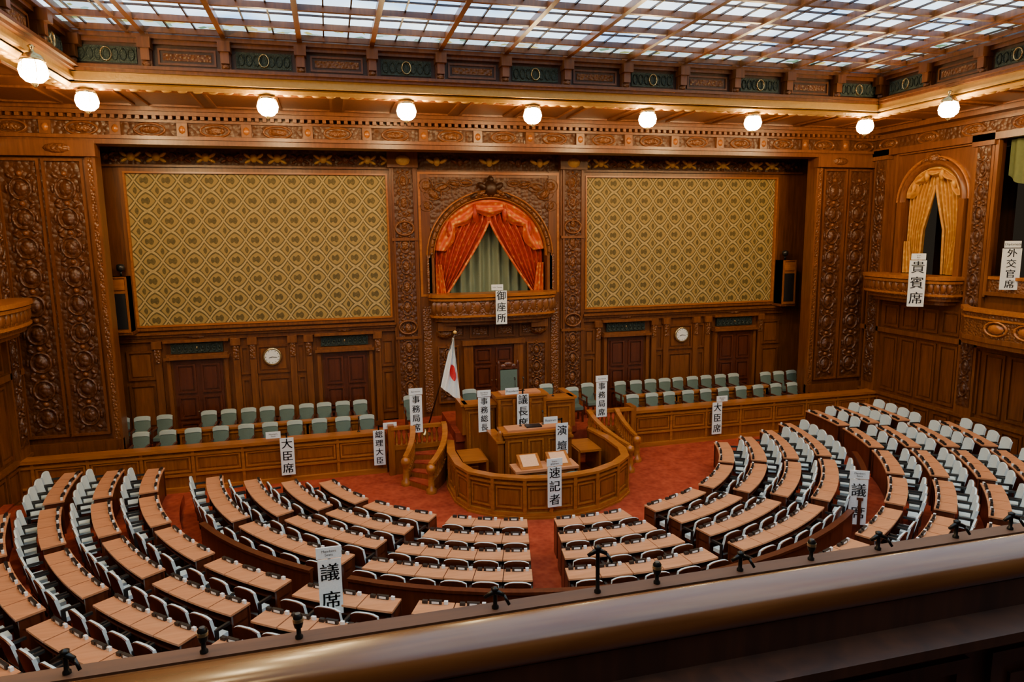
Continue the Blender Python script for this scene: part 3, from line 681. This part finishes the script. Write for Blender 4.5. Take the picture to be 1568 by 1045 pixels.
for sx in (-1,1):
    b.box(sx*.28-.035,sx*.28+.035,-2.08,-1.98,1.0,2.62,'door'); b.box(sx*.34-.04,sx*.34+.04,-2.5,-2.05,1.68,1.74,'door'); b.box(sx*.32-.04,sx*.32+.04,-2.54,-2.46,1.0,1.7,'door'); b.lathe([(.045,2.62),(.055,2.67),(.02,2.74)],'door',c=(sx*.28,-2.03,0),n=8)
b.box(-.25,.25,-2.09,-2.0,1.5,2.5,'teal')
for a,z,w in ((-.15,2.56,.1),(0,2.62,.14),(.15,2.56,.1)): b.dome(lambda a,d,z:(a,-2.05-d,z),a,z,w,.1,.05,'door'); b.dome(lambda a,d,z:(a,-2.05+d,z),a,z,w,.1,.05,'door')
b.box(-.3,.3,-2.09,-1.99,2.48,2.56,'door')
b.obj('presidents_armchair',(0,-2.2,1.0))
for x,y,z in ((-1.15,-2.3,1.0),(1.15,-2.3,1.0),(2.1,-1.9,.75),(-2.75,-1.5,.75),(2.75,-1.5,.75)): link('secretariat_chair',mc,(x,y,z),0)
for (x,y,z,h) in ((.12,-3.2,2.1,.32),(-.12,-3.2,2.1,.32),(.3,-4.4,1.46,.3),(-.3,-4.4,1.46,.3),(-4.3,-2.5,1.13,.35),(1.0,-3.1,1.86,.3)):
    b=MB(); b.lathe([(.04,0),(.04,.02),(.01,.03)],'blackm',c=(x,y,z),n=10); b.tube([(x,y,z+.02),(x+.01,y,z+h*.6),(x+.02,y+.06,z+h)],.01,'blackm',6); b.tube([(x+.02,y+.06,z+h),(x+.02,y+.1,z+h+.04)],.022,'black',8); b.obj('gooseneck_microphone',(x,y,z))
# flag
b=MB()
b.tube([(-2.45,-2.1,.75),(-1.62,-2.5,3.66)],.022,'dark',8); b.lathe([(.0,0),(.05,.03),(.05,.08),(0,.11)],'gilt',c=(-1.61,-2.505,3.65),n=10)
b.lathe([(.14,0),(.14,.06),(.05,.1),(.04,.3)],'brass',c=(-2.45,-2.1,.75),n=12)
def flg(u,v):
    x0=-1.66-.10*v; wd=(.04+.50*v**.9); 
    z=3.55-1.35*v-.45*u*(v**.3); xx=x0+(-.52+.98*u)*wd
    return (xx,-2.50+.06*sin(u*15+v*2)-.03*v,z)
b.grid(flg,32,24,'white')
b.grid(lambda u,v:(lambda q:(q[0],q[1]-.014,q[2]))(flg(.60+.27*v*cos(2*pi*u),.55+.14*v*sin(2*pi*u))),20,6,'red')
b.obj('national_flag',(-1.8,-2.3,.75))
# ------------------------------------------------ members' desks and chairs
def deskblock(R,a0,a1,h,ns):
    b=MB(); g=.12; zt=h+.70; Ri,Ro=R-.17,R+.17
    b.arc(Ri+.02,Ri+.06,a0,a1,h,zt-.03,'door')
    b.arc(Ri+.06,Ro-.06,a0,a1,zt-.20,zt-.17,'door')
    b.arc(Ri+.02,Ro-.02,a0-.0,a1,zt-.05,zt-.03,'dark')
    e=math.degrees(.035/R)
    for a in (a0,a1-e): b.arc(Ri,Ro-.02,a,a+e,h,zt-.04,'door',n=1)
    for j in range(1,ns): a=a0+(a1-a0)*j/ns; b.arc(Ri+.05,Ro-.08,a-e/3,a+e/3,h,zt-.17,'dark',n=1)
    for j in range(ns):
        s0=a0+(a1-a0)*j/ns+g*.5; s1=a0+(a1-a0)*(j+1)/ns-g*.5; b.arc(Ri-.02,Ro+.01,s0,s1,zt-.03,zt,'desk',n=3)
        m=(s0+s1)/2; w=math.degrees(.10/R)
        b.arc(Ri+.02,Ri+.06,m-w,m+w*.9,zt,zt+.06,'black',n=2); b.arc(Ri+.062,Ri+.066,m-w*.6,m+w*.5,zt+.012,zt+.045,'white',n=1)
        b.arc(Ri+.01,Ri+.05,m+w*1.25,m+w*1.8,zt,zt+.05,'white',n=1); b.arc(Ri+.01,Ri+.06,m-w*2.1,m-w*1.3,zt,zt+.045,'black',n=1)
    am=radians((a0+a1)/2); return b.obj('members_desk',(R*sin(am),YC-R*cos(am),h))
def chairs(R,a0,a1,h,ns):
    b=MB()
    for j in range(ns):
        a=radians(a0+(a1-a0)*(j+.5)/ns); ca,sa=cos(a),sin(a)
        def T(x,y,z): return (x*ca+(R+y)*sa, YC+x*sa-(R+y)*ca, h+z)
        w=.22
        b.box(-w+.02,w-.02,.22,.44,.40,.47,'cover',T); b.box(-w+.04,w-.04,.24,.46,.34,.40,'door',T); b.box(-.05,.05,.3,.42,0,.36,'blackm',T)
        nU=6
        def bk(u,v,o): x=(u-.5)*2*w; return T(x*(1-.06*v),.42+.07*v+o-.03*(1-cos((u-.5)*2.4)),.46+.38*v-.05*(abs(u-.5)*2)**3*v)
        b.grid(lambda u,v:bk(u,v,0),nU,4,'cover'); b.grid(lambda u,v:bk(u,v,.05),nU,4,'door')
        b.grid(lambda u,v:bk(u,1,.03*v),nU,1,'cover'); b.grid(lambda u,v:bk(u,1,.03+.02*v),nU,1,'door')
        for e in (0,1): b.grid(lambda u,v:bk(e,v,.05*u),1,4,'cover')
        for s1 in (-1,1): b.box(s1*(w+.0)-.02,s1*(w+.0)+.02,.2,.46,.58,.62,'black',T); b.box(s1*w-.015,s1*w+.015,.4,.46,.3,.6,'black',T)
    am=radians((a0+a1)/2); b.obj('assembly_chair_row',(R*sin(am),YC-R*cos(am),h))
def ip(a,b,t): return a+(b-a)*t
seatw=.52
for k in range(4):
    R=[5.42,6.18,6.94,7.73][k]; h=.04*k; t=k/3
    bl=[(-ip(8.2,9.9,t),ip(8.2,9.9,t)),(ip(14,14,t),ip(31,35.2,t)),(ip(34.5,38,t),ip(52,59,t)),(ip(54.5,61.2,t),ip(72,83,t))]
    full=[bl[0]]+[q for p_ in bl[1:] for q in (p_,(-p_[1],-p_[0]))]
    for a0,a1 in full:
        ns=max(2,round(radians(a1-a0)*R/seatw)); deskblock(R,a0,a1,h,ns); chairs(R,a0,a1,h,ns)
ob_=[(1.0,12.4),(14.4,25.3),(27,37.6),(39.6,50.3),(52,63),(64.6,75.6),(77.4,88)]
for R,h,amax in ((9.05,.25,89),(9.9,.30,89),(10.76,.35,89),(11.6,.40,76),(12.46,.45,63)):
    for q in ob_:
        if q[1]>amax: continue
        for a0,a1 in (q,(-q[1],-q[0])):
            ns=max(2,round(radians(a1-a0)*R/seatw)); deskblock(R,a0,a1,h,ns); chairs(R,a0,a1,h,ns)
b=MB()
for a0,a1 in ((-62,-39.5),(-34.5,34.5),(39.5,62)):
    b.arc(8.40,8.46,a0,a1,0,.88,'door',n=18); b.arc(8.37,8.49,a0,a1,.88,.93,'door',n=18); b.arc(8.38,8.48,a0,a1,0,.12,'door',n=18)
b.obj('curved_partition',(0,YC-8.4,0))
# ------------------------------------------------ gallery (foreground)
b=MB()
b.box(-W,W,-17.45,-17.38,3.2,4.22,'railm'); b.box(-W,W,-17.47,-17.36,4.22,4.28,'railm'); b.box(-W,W,-17.50,-17.38,3.9,3.96,'dark')
b.box(-W,W,-17.4,-17.3,3.21,3.6,'carved')
b.obj('gallery_front_rail',(0,-17.4,3.2))
b=MB(); b.box(-W,W,-19.2,-17.3,2.9,3.2,'dark'); b.box(-W,W,-24,-19.2,2.9,4.0,'dark'); b.obj('floor_gallery')
b=MB()
b.box(-W,W,-19.12,-19.05,3.2,5.1,'dark')
prof=[]
for i in range(20):
    t=2*pi*i/20; prof.append((-19.055+.085*abs(cos(t))**.7*(1 if cos(t)>0 else -1), 5.145+.055*abs(sin(t))**.75*(1 if sin(t)>0 else -1)))
b.prism(prof,-W,W,'rail',T=lambda y,z,x:(x,y,z),sm=True)
x=-W+.2
while x<W-.5: b.panel(lambda a,d,z:(a,-19.12-d,z),x,x+.95,4.1,4.85,k='dark',kf='dark',w=.05,d=.02); x+=1.05
b.box(-W,W,-19.25,-19.12,4.965,5.0,'dark')
b.obj('gallery_handrail',(0,-19.1,4.0))
for j,x in enumerate([-6.1,-5.5,-5.05,-4.02,-3.42,-3.05,-2.5,-2.0,-1.5,-.88,-.42]):
    b=MB(); y=-17.42; z=4.28; tall=.08 if j!=4 else .24
    b.lathe([(.02,z),(.02,z+.012),(.012,z+.02),(.012,z+tall)],'blackm',c=(x,y,0),n=10)
    if j in (1,2,5,7): b.lathe([(.02,z+tall-.02),(.025,z+tall),(.025,z+tall+.04),(.014,z+tall+.055)],'blackm',c=(x,y,0),n=12); b.lathe([(.027,z+tall+.012),(.027,z+tall+.03)],'brass',c=(x,y,0),n=12)
    else:
        b.tube([(x-.06,y,z+tall-.01),(x,y,z+tall+.02),(x+.045,y-.02,z+tall)],[.01,.018,.012],'blackm',8); b.tube([(x+.045,y-.02,z+tall),(x+.07,y-.04,z+tall-.05)],.009,'blackm',8); b.lathe([(.0,0),(.02,.006),(.022,.025),(0,.035)],'blackm',c=(x,y,z+tall+.012),n=10)
    b.obj('rail_clamp_fixture',(x,y,z))
# ------------------------------------------------ signs
def txt(body,size,parent,loc,rot,name,k='ink',sp=1.0):
    cu=bpy.data.curves.new(name,'FONT'); cu.body=body; cu.size=size; cu.align_x='CENTER'; cu.align_y='CENTER'; cu.space_line=sp
    o=bpy.data.objects.new(name,cu); COL.objects.link(o); bpy.context.view_layer.update()
    me=bpy.data.meshes.new_from_object(o.evaluated_get(bpy.context.evaluated_depsgraph_get())); bpy.data.objects.remove(o)
    me.materials.clear(); me.materials.append(M[k]); ob=bpy.data.objects.new(name,me); COL.objects.link(ob); ob.parent=parent; ob.location=loc; ob.rotation_euler=rot
def sign(kan,eng,x,y,z0,z1,w=.32,rz=0,lx=0,tilt=0):
    b=MB(); h=z1-z0; lh=.17; lw=.36
    b.box(-w/2,w/2,0,.025,0,h-lh-.02,'white'); b.box(lx-lw/2,lx+lw/2,-.005,.02,h-lh,h,'white'); b.box(-.02,.02,.02,.035,h*.3,h-lh*.3,'blackm'); b.box(min(0,lx),max(0.001,lx),.02,.03,h-lh*.6,h-lh*.4,'blackm')
    ob=b.obj('hanging_name_board',local=True); ob.location=(x,y,z0); ob.rotation_euler=(0,0,rz)
    n=len(kan); sz=min(w*.86,(h-lh-.08)/n*.92); 
    for i,ch in enumerate(kan):
        for q in (0,.004,-.004): txt(ch,sz,ob,(q,-.006-abs(q)*.2,(h-lh-.02)*(1-(i+.5)/n)),(pi/2,0,0),'character_%d'%(i+1))
    txt(eng,.085 if len(eng)<10 else .055,ob,(lx,-.012,h-lh/2),(pi/2,0,0),'caption')
sign('大臣席','Minister\'s\nSeats',-6.13,-2.83,.22,1.40,.34,lx=-.32)
sign('総理大臣','Prime\nMinister',-3.79,-2.83,.25,1.40,.30,lx=.3)
sign('大臣席','Ministers\nSeats',6.34,-2.83,.22,1.40,.32,lx=.15)
sign('事務局席','Secretariat',-2.81,-3.12,1.15,2.35,.32)
sign('事務局席','Secretariat',2.45,-3.12,1.15,2.35,.32)
sign('事務総長','Secretary\nGeneral',-1.07,-3.6,1.15,2.28,.32)
sign('議長席','President',-.02,-3.65,1.15,2.30,.32,lx=-.3)
sign('御座所','H.M. Throne',.1,-.92,3.66,4.86,.34,lx=-.12)
sign('演壇','Rostrum',.65,-4.9,.78,1.78,.32,lx=-.3)
sign('速記者','Steno-\ngraphers',-.24,-7.0,.30,1.42,.32)
sign('議席','Members\nSeats',-5.04,-11.1,.82,1.87,.33,rz=0)
sign('議席','Members\nSeats',5.35,-9.75,.35,1.5,.34,rz=-.5)
sign('貴賓席','V.I.P.\nBox',11.25,-4.95,4.15,5.65,.42,rz=-.6)
sign('外交官席','Diplomats',12.1,-7.0,4.75,6.0,.42,rz=-.6)
w=bpy.data.worlds.new('world'); SC.world=w; w.use_nodes=True; w.node_tree.nodes['Background'].inputs[0].default_value=(.02,.015,.01,1)
